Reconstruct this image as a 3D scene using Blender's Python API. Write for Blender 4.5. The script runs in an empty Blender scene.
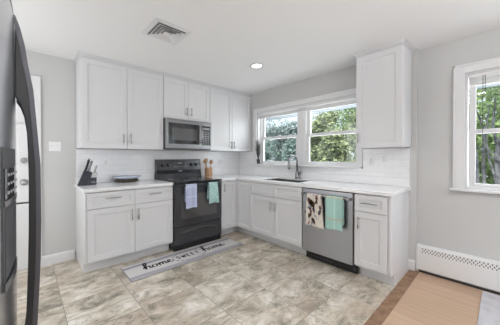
import bpy, bmesh, math, random
from mathutils import Vector, Matrix, noise
random.seed(7)
PI = math.pi
scene = bpy.context.scene
C = scene.collection

# ------------------------------------------------------------------ camera
CAM = Vector((-3.158, -3.515, 1.247)); TH = .838; PIT = -.008; FPX = 237.1
cd = bpy.data.cameras.new('camera'); cam = bpy.data.objects.new('camera', cd); C.objects.link(cam)
cam.location = CAM
cam.rotation_euler = (PI/2 + PIT, 0, TH - PI/2)
cd.sensor_width = 36; cd.lens = FPX/500*36
cd.shift_x = (250 - 239.4)/500; cd.shift_y = -(162.5 - 158.96)/500
cd.clip_start = .02
scene.camera = cam

# ------------------------------------------------------------------ world, sun, large lights, exposure
w = bpy.data.worlds.new('world'); scene.world = w; w.use_nodes = True
bg = w.node_tree.nodes['Background']; bg.inputs[0].default_value = (.80, .90, 1, 1); bg.inputs[1].default_value = 1.5

def area_light(name, loc, rot, sx, sy, power, col=(1, 1, 1)):
    l = bpy.data.lights.new(name, 'AREA'); l.shape = 'RECTANGLE'; l.size = sx; l.size_y = sy; l.energy = power; l.color = col
    o = bpy.data.objects.new(name, l); C.objects.link(o); o.location = loc; o.rotation_euler = rot
    return o
sl = bpy.data.lights.new('sun', 'SUN'); sl.energy = 3.6; sl.angle = .08; sl.color = (1, .97, .9)
so = bpy.data.objects.new('sun', sl); C.objects.link(so); so.rotation_euler = Vector((.55, .25, -1)).to_track_quat('-Z', 'Y').to_euler()
# added fill lights with no source in view, then daylight at the visible windows;
# the upward fill sits over the added torchiere
area_light('rear_fill_light', (-2.1, -7.4, 1.2), (PI/2, 0, 0), 3.4, 2.0, 8, (.97, .985, 1))  # added fill from behind the camera
area_light('left_fill_light', (-4.0, -.95, 1.35), (0, -PI/2, 0), 1.9, 1.3, 21, (.98, .99, 1))  # added fill for the dark left corner, no side door built
area_light('ceiling_fill_light', (-2.35, -4.75, 1.82), (PI, 0, 0), .7, .7, 106, (.985, .99, 1))  # added upward fill to brighten the ceiling
area_light('window_daylight', (.42, -1.37, 1.62), (0, PI/2, 0), 1.0, 1.8, 30, (.95, .98, 1))
area_light('window_daylight', (.45, -3.75, 1.6), (0, PI/2, 0), 1.2, 1.0, 20, (.95, .98, 1))
DOWN = 1.5
scene.view_settings.view_transform = 'Standard'
scene.view_settings.look = 'None'
scene.view_settings.gamma = 1
scene.view_settings.use_curve_mapping = False
scene.view_settings.exposure = 0
scene.cycles.max_bounces = 10
scene.cycles.diffuse_bounces = 5
scene.cycles.glossy_bounces = 4
scene.cycles.transparent_max_bounces = 12
scene.cycles.sample_clamp_indirect = 6
scene.cycles.caustics_reflective = False
scene.cycles.caustics_refractive = False

# ------------------------------------------------------------------ materials
def mat(name, col, rough=.5, metal=0, spec=.5, coat=0, bump=None, var=None, trans=0):
    m = bpy.data.materials.new(name); m.use_nodes = True
    nt = m.node_tree; b = nt.nodes['Principled BSDF']
    b.inputs['Base Color'].default_value = (*col, 1); b.inputs['Roughness'].default_value = rough
    b.inputs['Metallic'].default_value = metal; b.inputs['Specular IOR Level'].default_value = spec
    b.inputs['Coat Weight'].default_value = coat
    tc = nt.nodes.new('ShaderNodeTexCoord')
    if bump:
        sc, st = bump
        n = nt.nodes.new('ShaderNodeTexNoise'); n.inputs['Scale'].default_value = sc; n.inputs['Detail'].default_value = 3
        bp = nt.nodes.new('ShaderNodeBump'); bp.inputs['Strength'].default_value = st; bp.inputs['Distance'].default_value = .002
        nt.links.new(tc.outputs['Object'], n.inputs['Vector']); nt.links.new(n.outputs['Fac'], bp.inputs['Height'])
        nt.links.new(bp.outputs['Normal'], b.inputs['Normal'])
    if var:
        sc, col2, lo, hi = var
        n = nt.nodes.new('ShaderNodeTexNoise'); n.inputs['Scale'].default_value = sc; n.inputs['Detail'].default_value = 5
        r = nt.nodes.new('ShaderNodeValToRGB'); r.color_ramp.elements[0].position = lo; r.color_ramp.elements[1].position = hi
        r.color_ramp.elements[0].color = (*col, 1); r.color_ramp.elements[1].color = (*col2, 1)
        nt.links.new(tc.outputs['Object'], n.inputs['Vector']); nt.links.new(n.outputs['Fac'], r.inputs['Fac'])
        nt.links.new(r.outputs['Color'], b.inputs['Base Color'])
    return m
def sr(r, g, b):
    f = lambda c: (c/255/12.92 if c/255 <= .04045 else ((c/255 + .055)/1.055)**2.4)
    return (f(r), f(g), f(b))

M = {}
M['wall'] = mat('wall_paint', sr(200, 200, 199), .75, bump=(60, .15))
M['ceiling'] = mat('ceiling_paint', sr(236, 236, 236), .85, bump=(40, .15))
M['trim'] = mat('white_trim', sr(226, 226, 227), .4)
M['cab'] = mat('cabinet_white', sr(219, 219, 221), .38)
M['quartz'] = mat('white_quartz', sr(242, 242, 243), .16, var=(9, sr(239, 239, 241), .45, .62))
M['nickel'] = mat('brushed_nickel', sr(170, 168, 166), .3, 1)
M['chrome'] = mat('faucet_steel', sr(140, 140, 142), .22, 1)
M['knife_steel'] = mat('knife_handle_steel', sr(128, 128, 132), .35, .8)
M['black_gloss'] = mat('black_enamel', sr(48, 49, 54), .16, spec=.8)
M['black_glass'] = mat('black_glass', sr(32, 33, 37), .05, spec=.9)
M['oven_window'] = mat('oven_window', sr(78, 77, 77), .06, spec=.9)
M['black'] = mat('black_plastic', sr(24, 24, 26), .45)
M['dark_steel'] = mat('dark_steel_handle', sr(84, 83, 88), .42, .6)
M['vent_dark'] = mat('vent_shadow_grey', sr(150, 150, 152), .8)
M['grey_print'] = mat('grey_print', sr(150, 150, 152), .5)
M['white_print'] = mat('white_print', sr(215, 215, 215), .5)
M['white_plastic'] = mat('white_plastic', sr(236, 236, 236), .35)
M['wood_spoon'] = mat('pale_spoon_wood', sr(196, 160, 126), .6, var=(30, sr(160, 122, 90), .4, .7))
M['wood_dark'] = mat('carved_wood', sr(96, 84, 70), .6, var=(40, sr(60, 50, 42), .4, .6))
M['dish'] = mat('pale_blue_ceramic', sr(196, 204, 220), .2)
M['block'] = mat('black_block', sr(38, 40, 50), .45)
M['dark_grey'] = mat('dark_fridge_side', sr(70, 70, 73), .5)
M['slot'] = mat('dark_slot', sr(74, 74, 76), .8)
M['rubber'] = mat('grey_gasket', sr(90, 90, 92), .7)
M['threshold'] = mat('threshold_wood', sr(150, 118, 92), .5, var=(14, sr(118, 88, 66), .35, .7))
M['siding'] = mat('soffit_paint', sr(222, 228, 236), .7)
M['bark'] = mat('grey_bark', sr(164, 162, 166), .9, var=(9, sr(92, 90, 96), .35, .65))
M['grass'] = mat('lawn', sr(88, 110, 60), .95, var=(3, sr(60, 84, 44), .35, .65))
M['vase'] = mat('dark_vase', sr(58, 60, 66), .35)
M['sprig'] = mat('dried_sprigs', sr(140, 138, 140), .85, var=(30, sr(96, 100, 92), .4, .6))

def stainless(name, col, rough, axis):
    m = mat(name, col, rough, .95)
    nt = m.node_tree; b = nt.nodes['Principled BSDF']
    tc = nt.nodes.new('ShaderNodeTexCoord'); mp = nt.nodes.new('ShaderNodeMapping')
    mp.inputs['Scale'].default_value = [(3 if i == axis else 260) for i in range(3)]
    n = nt.nodes.new('ShaderNodeTexNoise'); n.inputs['Scale'].default_value = 1; n.inputs['Detail'].default_value = 2
    mr = nt.nodes.new('ShaderNodeMapRange'); mr.inputs[3].default_value = rough - .06; mr.inputs[4].default_value = rough + .1
    nt.links.new(tc.outputs['Object'], mp.inputs[0]); nt.links.new(mp.outputs[0], n.inputs['Vector'])
    nt.links.new(n.outputs['Fac'], mr.inputs[0]); nt.links.new(mr.outputs[0], b.inputs['Roughness'])
    return m
M['steel'] = stainless('stainless_steel', sr(168, 169, 174), .3, 2)
M['steel_h'] = stainless('stainless_steel_trim', sr(150, 150, 151), .28, 0)
M['fridge'] = mat('fridge_steel', sr(206, 208, 213), .2, .9)

def emit(name, col, s):
    m = bpy.data.materials.new(name); m.use_nodes = True; nt = m.node_tree
    b = nt.nodes['Principled BSDF']; b.inputs['Emission Color'].default_value = (*col, 1); b.inputs['Emission Strength'].default_value = s
    return m
M['lamp'] = emit('lit_diffuser', (1, .98, .95), 6)

def glass():
    m = bpy.data.materials.new('window_glass'); m.use_nodes = True; nt = m.node_tree; nt.nodes.clear()
    o = nt.nodes.new('ShaderNodeOutputMaterial'); t = nt.nodes.new('ShaderNodeBsdfTransparent'); g = nt.nodes.new('ShaderNodeBsdfGlossy')
    t.inputs[0].default_value = (.95, .96, .96, 1); g.inputs['Roughness'].default_value = .02
    mx = nt.nodes.new('ShaderNodeMixShader'); mx.inputs[0].default_value = .035
    nt.links.new(t.outputs[0], mx.inputs[1]); nt.links.new(g.outputs[0], mx.inputs[2]); nt.links.new(mx.outputs[0], o.inputs[0])
    return m
M['glass'] = glass()

def tile_floor():
    m = mat('stone_tile', (1, 1, 1), .32); nt = m.node_tree; b = nt.nodes['Principled BSDF']; L = nt.links.new; N = nt.nodes.new
    tc = N('ShaderNodeTexCoord')
    sp = N('ShaderNodeSeparateXYZ'); L(tc.outputs['Object'], sp.inputs[0])
    # rows of tiles run along y (joints at constant x), each row half a tile off its neighbour
    ax = N('ShaderNodeMath'); ax.operation = 'ADD'; ax.inputs[1].default_value = 1.002 + .483*8; L(sp.outputs[0], ax.inputs[0])
    ay = N('ShaderNodeMath'); ay.operation = 'ADD'; ay.inputs[1].default_value = 2.01 + .483*12; L(sp.outputs[1], ay.inputs[0])
    cb = N('ShaderNodeCombineXYZ'); L(ay.outputs[0], cb.inputs[0]); L(ax.outputs[0], cb.inputs[1])
    br = N('ShaderNodeTexBrick'); br.inputs['Scale'].default_value = 1; br.inputs['Brick Width'].default_value = .483; br.inputs['Row Height'].default_value = .483
    br.inputs['Mortar Size'].default_value = .0025; br.inputs['Mortar Smooth'].default_value = .1
    br.offset = .0; br.squash = 1
    br.inputs['Color1'].default_value = (0, 0, 0, 1); br.inputs['Color2'].default_value = (1, 1, 1, 1); br.inputs['Mortar'].default_value = (.5, .5, .5, 1)
    L(cb.outputs[0], br.inputs['Vector'])
    # per-tile offset of the veining
    mul = N('ShaderNodeVectorMath'); mul.operation = 'SCALE'; mul.inputs['Scale'].default_value = 9; L(br.outputs['Color'], mul.inputs[0])
    ad = N('ShaderNodeVectorMath'); ad.operation = 'ADD'; L(tc.outputs['Object'], ad.inputs[0]); L(mul.outputs[0], ad.inputs[1])
    mp = N('ShaderNodeMapping'); mp.inputs['Rotation'].default_value = (0, 0, .5); mp.inputs['Scale'].default_value = (1.5, 2.5, 1); L(ad.outputs[0], mp.inputs[0])
    n1 = N('ShaderNodeTexNoise'); n1.inputs['Scale'].default_value = 2.2; n1.inputs['Detail'].default_value = 13; n1.inputs['Roughness'].default_value = .74; n1.inputs['Distortion'].default_value = .5
    L(mp.outputs[0], n1.inputs['Vector'])
    r1 = N('ShaderNodeValToRGB'); e = r1.color_ramp.elements
    e[0].position = .36; e[0].color = (*sr(118, 113, 102), 1); e[1].position = .64; e[1].color = (*sr(240, 235, 229), 1)
    for p, c in ((.43, sr(166, 157, 141)), (.49, sr(198, 189, 173)), (.56, sr(220, 212, 199))):
        q = e.new(p); q.color = (*c, 1)
    L(n1.outputs['Fac'], r1.inputs[0])
    n5 = N('ShaderNodeTexNoise'); n5.inputs['Scale'].default_value = 2.3; n5.inputs['Detail'].default_value = 4; L(ad.outputs[0], n5.inputs['Vector'])
    r5 = N('ShaderNodeValToRGB'); r5.color_ramp.elements[0].position = .50; r5.color_ramp.elements[1].position = .64; r5.color_ramp.elements[1].color = (.55, .55, .55, 1); L(n5.outputs['Fac'], r5.inputs[0])
    x5 = N('ShaderNodeMixRGB'); L(r5.outputs[0], x5.inputs[0]); L(r1.outputs[0], x5.inputs[1]); x5.inputs[2].default_value = (*sr(186, 168, 150), 1)
    r1 = x5
    # fine dark veins
    n2 = N('ShaderNodeTexNoise'); n2.inputs['Scale'].default_value = 2.6; n2.inputs['Detail'].default_value = 7; n2.inputs['Distortion'].default_value = 1.8; L(mp.outputs[0], n2.inputs['Vector'])
    r2 = N('ShaderNodeValToRGB'); e = r2.color_ramp.elements; e[0].position = .47; e[0].color = (0, 0, 0, 1); e[1].position = .53; e[1].color = (0, 0, 0, 1)
    q = e.new(.5); q.color = (1, 1, 1, 1); L(n2.outputs['Fac'], r2.inputs[0])
    n3 = N('ShaderNodeTexNoise'); n3.inputs['Scale'].default_value = 2.2; n3.inputs['Detail'].default_value = 2; L(ad.outputs[0], n3.inputs['Vector'])
    r3 = N('ShaderNodeValToRGB'); r3.color_ramp.elements[0].position = .42; r3.color_ramp.elements[1].position = .62; L(n3.outputs['Fac'], r3.inputs[0])
    mm = N('ShaderNodeMath'); mm.operation = 'MULTIPLY'; L(r2.outputs[0], mm.inputs[0]); L(r3.outputs[0], mm.inputs[1])
    mm2 = N('ShaderNodeMath'); mm2.operation = 'MULTIPLY'; mm2.inputs[1].default_value = .75; L(mm.outputs[0], mm2.inputs[0])
    x1 = N('ShaderNodeMixRGB'); L(mm2.outputs[0], x1.inputs[0]); L(r1.outputs[0], x1.inputs[1]); x1.inputs[2].default_value = (*sr(112, 108, 98), 1)
    # grout
    x2 = N('ShaderNodeMixRGB'); L(br.outputs['Fac'], x2.inputs[0]); L(x1.outputs[0], x2.inputs[1]); x2.inputs[2].default_value = (*sr(138, 131, 122), 1)
    L(x2.outputs[0], b.inputs['Base Color'])
    bp = N('ShaderNodeBump'); bp.invert = True; bp.inputs['Strength'].default_value = .5; bp.inputs['Distance'].default_value = .002; L(br.outputs['Fac'], bp.inputs['Height']); L(bp.outputs[0], b.inputs['Normal'])
    return m
M['tile'] = tile_floor()

def plank_floor():
    m = mat('oak_planks', (1, 1, 1), .42); nt = m.node_tree; b = nt.nodes['Principled BSDF']; L = nt.links.new; N = nt.nodes.new
    tc = N('ShaderNodeTexCoord'); sp = N('ShaderNodeSeparateXYZ'); L(tc.outputs['Object'], sp.inputs[0])
    cb = N('ShaderNodeCombineXYZ'); L(sp.outputs[1], cb.inputs[0]); L(sp.outputs[0], cb.inputs[1])
    br = N('ShaderNodeTexBrick'); br.inputs['Scale'].default_value = 1; br.inputs['Brick Width'].default_value = 1.9; br.inputs['Row Height'].default_value = .19
    br.inputs['Mortar Size'].default_value = .0012; br.offset = .37
    br.inputs['Color1'].default_value = (*sr(192, 163, 138), 1); br.inputs['Color2'].default_value = (*sr(206, 177, 151), 1); br.inputs['Mortar'].default_value = (*sr(160, 130, 106), 1)
    L(cb.outputs[0], br.inputs['Vector'])
    mp = N('ShaderNodeMapping'); mp.inputs['Scale'].default_value = (1.2, 22, 1); L(cb.outputs[0], mp.inputs[0])
    n = N('ShaderNodeTexNoise'); n.inputs['Scale'].default_value = 1.5; n.inputs['Detail'].default_value = 5; n.inputs['Distortion'].default_value = .5; L(mp.outputs[0], n.inputs['Vector'])
    r = N('ShaderNodeValToRGB'); r.color_ramp.elements[0].position = .3; r.color_ramp.elements[0].color = (.86, .84, .82, 1); r.color_ramp.elements[1].position = .7; L(n.outputs['Fac'], r.inputs[0])
    x = N('ShaderNodeMixRGB'); x.blend_type = 'MULTIPLY'; x.inputs[0].default_value = 1; L(br.outputs['Color'], x.inputs[1]); L(r.outputs[0], x.inputs[2])
    L(x.outputs[0], b.inputs['Base Color'])
    return m
M['plank'] = plank_floor()

def subway(name, swap):
    m = mat(name, sr(226, 226, 229), .16); nt = m.node_tree; b = nt.nodes['Principled BSDF']; L = nt.links.new; N = nt.nodes.new
    tc = N('ShaderNodeTexCoord'); sp = N('ShaderNodeSeparateXYZ'); L(tc.outputs['Object'], sp.inputs[0])
    cb = N('ShaderNodeCombineXYZ'); L(sp.outputs[1 if swap else 0], cb.inputs[0]); L(sp.outputs[2], cb.inputs[1])
    br = N('ShaderNodeTexBrick'); br.inputs['Scale'].default_value = 1; br.inputs['Brick Width'].default_value = .152; br.inputs['Row Height'].default_value = .076
    br.inputs['Mortar Size'].default_value = .002; br.inputs['Mortar Smooth'].default_value = .4
    br.inputs['Color1'].default_value = (*sr(236, 236, 237), 1); br.inputs['Color2'].default_value = (*sr(241, 241, 242), 1); br.inputs['Mortar'].default_value = (*sr(222, 222, 224), 1)
    L(cb.outputs[0], br.inputs['Vector']); L(br.outputs['Color'], b.inputs['Base Color'])
    n = N('ShaderNodeTexNoise'); n.inputs['Scale'].default_value = 16; L(tc.outputs['Object'], n.inputs['Vector'])
    ml = N('ShaderNodeMath'); ml.operation = 'MULTIPLY_ADD'; ml.inputs[1].default_value = -1; L(br.outputs['Fac'], ml.inputs[0]); L(n.outputs['Fac'], ml.inputs[2])
    bp = N('ShaderNodeBump'); bp.inputs['Strength'].default_value = .35; bp.inputs['Distance'].default_value = .003; L(ml.outputs[0], bp.inputs['Height']); L(bp.outputs[0], b.inputs['Normal'])
    return m
M['subway_x'] = subway('subway_tile_stove', False); M['subway_y'] = subway('subway_tile_window', True)

def stripes(name, base, line, axis, freq, width, other=None, rough=.9, bands=None):
    """woven cloth: stripes across one object axis"""
    m = mat(name, base, rough, bump=(300, .4)); nt = m.node_tree; b = nt.nodes['Principled BSDF']; L = nt.links.new; N = nt.nodes.new
    tc = N('ShaderNodeTexCoord'); sp = N('ShaderNodeSeparateXYZ'); L(tc.outputs['Object'], sp.inputs[0])
    def band(ax, fr, wd, ph=0):
        a = N('ShaderNodeMath'); a.operation = 'MULTIPLY_ADD'; a.inputs[1].default_value = fr; a.inputs[2].default_value = ph + 100; L(sp.outputs[ax], a.inputs[0])
        f = N('ShaderNodeMath'); f.operation = 'FRACT'; L(a.outputs[0], f.inputs[0])
        g = N('ShaderNodeMath'); g.operation = 'LESS_THAN'; g.inputs[1].default_value = wd; L(f.outputs[0], g.inputs[0]); return g
    x = N('ShaderNodeMixRGB'); L(band(axis, freq, width).outputs[0], x.inputs[0]); x.inputs[1].default_value = (*base, 1); x.inputs[2].default_value = (*line, 1)
    out = x
    if other:
        ax, fr, wd, ph, col = other
        y = N('ShaderNodeMixRGB'); L(band(ax, fr, wd, ph).outputs[0], y.inputs[0]); L(x.outputs[0], y.inputs[1]); y.inputs[2].default_value = (*col, 1); out = y
    L(out.outputs[0], b.inputs['Base Color'])
    return m
M['towel_blue'] = stripes('lavender_blue_cloth', sr(176, 184, 216), sr(196, 202, 226), 0, 38, .35, (2, 7.5, .12, .2, sr(206, 211, 230)))
M['towel_mint'] = stripes('mint_cloth', sr(166, 204, 196), sr(190, 220, 210), 0, 5.4, .08, (2, 4.3, .06, .02, sr(196, 190, 160)))
M['towel_rooster'] = mat('cream_print_cloth', sr(222, 214, 204), .9, bump=(300, .4), var=(26, sr(158, 160, 168), .56, .64))
M['print_brown'] = mat('brown_print', sr(92, 66, 54), .9)
M['print_dark'] = mat('charcoal_print', sr(70, 72, 78), .9)
M['print_red'] = mat('red_print', sr(150, 84, 74), .9)
def damask():
    m = mat('teal_floral_cloth', sr(140, 186, 186), .9, bump=(300, .4)); nt = m.node_tree; b = nt.nodes['Principled BSDF']; L = nt.links.new; N = nt.nodes.new
    tc = N('ShaderNodeTexCoord'); v = N('ShaderNodeTexVoronoi'); v.feature = 'DISTANCE_TO_EDGE'; v.inputs['Scale'].default_value = 34; L(tc.outputs['Object'], v.inputs['Vector'])
    r = N('ShaderNodeValToRGB'); r.color_ramp.elements[0].position = .08; r.color_ramp.elements[0].color = (*sr(196, 220, 216), 1); r.color_ramp.elements[1].position = .16; r.color_ramp.elements[1].color = (*sr(134, 182, 184), 1)
    L(v.outputs[0], r.inputs[0]); L(r.outputs[0], b.inputs['Base Color']); return m
M['towel_teal'] = damask()
def rug_mat():
    m = mat('grey_stripe_mat', sr(190, 188, 190), .9, bump=(220, .5)); nt = m.node_tree; b = nt.nodes['Principled BSDF']; L = nt.links.new; N = nt.nodes.new
    tc = N('ShaderNodeTexCoord'); mp = N('ShaderNodeMapping'); mp.inputs['Scale'].default_value = (.55, 1, 1); L(tc.outputs['Object'], mp.inputs[0])
    n = N('ShaderNodeTexNoise'); n.inputs['Scale'].default_value = 2; L(mp.outputs[0], n.inputs['Vector'])
    sp = N('ShaderNodeSeparateXYZ'); L(tc.outputs['Object'], sp.inputs[0])
    a = N('ShaderNodeMath'); a.operation = 'MULTIPLY_ADD'; a.inputs[1].default_value = 1.05; a.inputs[2].default_value = .52; L(sp.outputs[1], a.inputs[0])
    n2 = N('ShaderNodeMath'); n2.operation = 'MULTIPLY_ADD'; n2.inputs[1].default_value = .07; L(n.outputs['Fac'], n2.inputs[0]); L(a.outputs[0], n2.inputs[2])
    r = N('ShaderNodeValToRGB'); r.color_ramp.interpolation = 'CONSTANT'; e = r.color_ramp.elements
    e[0].position = 0; e[0].color = (*sr(206, 203, 204), 1); e[1].position = .93; e[1].color = (*sr(160, 158, 164), 1)
    for p, c in ((.16, (150, 149, 158)), (.24, (222, 219, 218)), (.36, (170, 168, 175)), (.43, (212, 209, 209)), (.66, (158, 157, 166)), (.72, (218, 215, 215)), (.84, (176, 174, 180))):
        q = e.new(p); q.color = (*sr(*c), 1)
    L(n2.outputs[0], r.inputs[0]); L(r.outputs[0], b.inputs['Base Color']); return m
M['mat'] = rug_mat()
M['mat_border'] = mat('grey_binding', sr(158, 154, 158), .9)
M['ink'] = mat('black_ink', sr(26, 26, 30), .8)
M['greyink'] = mat('grey_ink', sr(120, 122, 120), .8)
M['area_rug'] = mat('pale_grey_pile', sr(205, 203, 208), .95, bump=(150, .6), var=(14, sr(188, 186, 192), .4, .7))
def leaf(name, c1, c2, sc=2.2):
    m = mat(name, c1, .6); nt = m.node_tree; b = nt.nodes['Principled BSDF']; L = nt.links.new; N = nt.nodes.new
    tc = N('ShaderNodeTexCoord'); n = N('ShaderNodeTexNoise'); n.inputs['Scale'].default_value = sc*6; n.inputs['Detail'].default_value = 2; L(tc.outputs['Object'], n.inputs['Vector'])
    r = N('ShaderNodeValToRGB'); r.color_ramp.elements[0].position = .35; r.color_ramp.elements[0].color = (*c1, 1); r.color_ramp.elements[1].position = .65; r.color_ramp.elements[1].color = (*c2, 1)
    L(n.outputs['Fac'], r.inputs[0]); L(r.outputs[0], b.inputs['Base Color'])
    b.inputs['Transmission Weight'].default_value = 0
    return m
M['leaf_yellow'] = leaf('yellow_green_leaf', sr(82, 100, 68), sr(196, 206, 154))
M['leaf_green'] = leaf('fresh_green_leaf', sr(98, 130, 72), sr(180, 204, 132))
M['leaf_dark'] = leaf('blue_green_leaf', sr(70, 92, 80), sr(164, 184, 178))
M['leaf_grey'] = leaf('grey_green_leaf', sr(120, 130, 136), sr(196, 204, 214))

# ------------------------------------------------------------------ mesh helpers
def box(bm, x0, x1, y0, y1, z0, z1):
    x0, x1 = sorted((x0, x1)); y0, y1 = sorted((y0, y1)); z0, z1 = sorted((z0, z1))
    v = [bm.verts.new((x, y, z)) for z in (z0, z1) for y in (y0, y1) for x in (x0, x1)]
    for f in ((0, 2, 3, 1), (4, 5, 7, 6), (0, 1, 5, 4), (2, 6, 7, 3), (0, 4, 6, 2), (1, 3, 7, 5)):
        bm.faces.new([v[i] for i in f])
def tube(bm, pts, r, n=10, close=True):
    pts = [Vector(p) for p in pts]; rs = r if isinstance(r, (list, tuple)) else [r]*len(pts)
    rings = []; up = None
    for i, p in enumerate(pts):
        d = (pts[min(i+1, len(pts)-1)] - pts[max(i-1, 0)]).normalized()
        if up is None: up = d.orthogonal().normalized()
        up = (up - d*up.dot(d)).normalized(); s = d.cross(up)
        rings.append([bm.verts.new(p + (up*math.cos(a) + s*math.sin(a))*rs[i]) for a in [2*PI*k/n for k in range(n)]])
    for a, b in zip(rings, rings[1:]):
        for k in range(n): bm.faces.new((a[k], a[(k+1) % n], b[(k+1) % n], b[k]))
    if close:
        bm.faces.new(rings[0][::-1]); bm.faces.new(rings[-1])
def lathe(bm, prof, c=(0, 0, 0), n=28, sx=1, sy=1):
    rings = []
    for r, z in prof:
        if r < 1e-6: rings.append([bm.verts.new((c[0], c[1], c[2]+z))])
        else: rings.append([bm.verts.new((c[0]+sx*r*math.cos(2*PI*k/n), c[1]+sy*r*math.sin(2*PI*k/n), c[2]+z)) for k in range(n)])
    for a, b in zip(rings, rings[1:]):
        for k in range(n):
            k2 = (k+1) % n
            if len(a) == 1 and len(b) > 1: bm.faces.new((a[0], b[k2], b[k]))
            elif len(b) == 1 and len(a) > 1: bm.faces.new((a[k], a[k2], b[0]))
            elif len(a) > 1: bm.faces.new((a[k], a[k2], b[k2], b[k]))
def prism(bm, poly, axis, a, b):
    """poly: 2-D outline in the two other axes (in xyz order), extruded from a to b along axis"""
    def P(u, v, t):
        q = [u, v]; q.insert(axis, t); return q
    A = [bm.verts.new(P(u, v, a)) for u, v in poly]; B = [bm.verts.new(P(u, v, b)) for u, v in poly]
    n = len(poly)
    for i in range(n): bm.faces.new((A[i], A[(i+1) % n], B[(i+1) % n], B[i]))
    bm.faces.new(A[::-1]); bm.faces.new(B)
def shaker(bm, x0, x1, z0, z1, yb, t=.02, rail=.06, rec=.009):
    """frame-and-panel front facing -y; back at yb"""
    yf = yb - t
    o = [(x0, z0), (x1, z0), (x1, z1), (x0, z1)]
    i1 = [(x0+rail, z0+rail), (x1-rail, z0+rail), (x1-rail, z1-rail), (x0+rail, z1-rail)]
    s = .003
    i2 = [(x0+rail+s, z0+rail+s), (x1-rail-s, z0+rail+s), (x1-rail-s, z1-rail-s), (x0+rail+s, z1-rail-s)]
    V = lambda L, y: [bm.verts.new((a, y, b)) for a, b in L]
    B, O, I, R = V(o, yb), V(o, yf), V(i1, yf), V(i2, yf+rec)
    for P, Q in ((B, O), (O, I), (I, R)):
        for k in range(4): bm.faces.new((P[k], P[(k+1) % 4], Q[(k+1) % 4], Q[k]))
    bm.faces.new(R); bm.faces.new(B[::-1])
def obj(name, bm, m, parent=None, bevel=0, smooth=False, seg=2, sub=0):
    bmesh.ops.recalc_face_normals(bm, faces=bm.faces)
    me = bpy.data.meshes.new(name); bm.to_mesh(me); bm.free()
    me.materials.append(M[m] if isinstance(m, str) else m)
    o = bpy.data.objects.new(name, me); C.objects.link(o); o.parent = parent
    if smooth:
        for p in me.polygons: p.use_smooth = True
    if bevel:
        b = o.modifiers.new('bevel', 'BEVEL'); b.width = bevel; b.segments = seg; b.limit_method = 'ANGLE'; b.angle_limit = .7
    if sub:
        s = o.modifiers.new('subdivision', 'SUBSURF'); s.levels = sub; s.render_levels = sub
    return o
def NB(): return bmesh.new()
def BX(*a):
    bm = NB(); box(bm, *a); return bm
def tag(o, label, cat, group=None, kind=None):
    o['label'] = label; o['category'] = cat
    if group: o['group'] = group
    if kind: o['kind'] = kind
    return o
def thing(name, label, cat, loc=(0, 0, 0), rz=0, group=None):
    o = bpy.data.objects.new(name, None); C.objects.link(o); o.location = loc; o.rotation_euler = (0, 0, rz); o.empty_display_size = .1
    return tag(o, label, cat, group)
def struct(name, bm, m, label=None, bevel=0, parent=None):
    o = obj(name, bm, m, parent, bevel)
    if parent is None: o['kind'] = 'structure'
    if label: o['label'] = label
    return o

H = 2.424          # ceiling height
KX, DX = 0.0, .063  # kitchen window wall, dining wall
LX, RY = -4.06, -7.5
CT, CTH = .914, .036

# ------------------------------------------------------------------ setting
struct('floor', BX(LX-.15, 0.0, -2.83, .15, -.08, 0), 'tile', 'beige and grey stone tile kitchen floor')
struct('floor_dining', BX(LX-.15, DX+.1, RY-.1, -2.92, -.08, 0), 'plank', 'pale oak plank floor of the adjoining room')
struct('trim_1', BX(LX, DX, -2.92, -2.83, -.08, .004), 'threshold', 'brown wood threshold strip between tile and planks', .002)
struct('ceiling', BX(LX-.15, .3, RY-.15, .2, H, H+.1), 'ceiling', 'flat white ceiling')
DOX0, DOX1, DOZ = -3.93, -3.105, 2.08
bm = NB()
box(bm, LX-.15, DOX0, 0, .15, 0, H); box(bm, DOX1, .3, 0, .15, 0, H); box(bm, DOX0, DOX1, 0, .15, DOZ, H)
struct('wall_back', bm, 'wall', 'grey wall behind the stove')
WY0, WY1, WZ0, WZ1 = -.495, -2.275, 1.125, 2.055
bm = NB()
box(bm, 0, .2, 0, WY0, 0, H); box(bm, 0, .2, WY1, -2.885, 0, H); box(bm, 0, .2, WY0, WY1, 0, WZ0); box(bm, 0, .2, WY0, WY1, WZ1, H)
struct('wall_right', bm, 'wall', 'grey wall with the double window over the sink')
DY0, DY1, DZ0, DZ1 = -3.262, -4.25, .935, 2.07
bm = NB()
box(bm, DX, .2, -2.885, DY0, 0, H); box(bm, DX, .2, DY1, RY, 0, H); box(bm, DX, .2, DY0, DY1, 0, DZ0); box(bm, DX, .2, DY0, DY1, DZ1, H)
struct('wall_dining', bm, 'wall', 'grey wall with the white trimmed window at the right')
struct('wall_left', BX(LX-.15, LX, RY, 0, 0, H), 'wall', 'grey wall behind the refrigerator')
bm = NB()
box(bm, LX, -3.85, RY-.15, RY, 0, H); box(bm, -.35, .2, RY-.15, RY, 0, H); box(bm, -3.85, -.35, RY-.15, RY, 2.25, H)
struct('wall_rear', bm, 'wall', 'grey wall behind the viewer with a wide opening')

def baseboard(name, x0, x1, y0, y1, dirn, label):
    """board .115 high with a stepped cap; dirn = axis the board runs along"""
    bm = NB()
    if dirn == 'x':
        s = -1
        prism(bm, [(y1, .0), (y0, .0), (y0, .092), (y0 + .004, .106), (y1-.004, .115), (y1, .115)], 0, x0, x1)
    else:
        prism(bm, [(x1, .0), (x0, .0), (x0, .092), (x0 + .004, .106), (x1-.004, .115), (x1, .115)], 1, y0, y1)
    return struct(name, bm, 'trim', label)
baseboard('baseboard_back', -3.03, -2.722, -.016, -.0005, 'x', 'white baseboard left of the base cabinets')
baseboard('baseboard_right', -.016, -.0005, -2.883, -2.820, 'y', 'short white baseboard at the end of the cabinet run')

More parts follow.
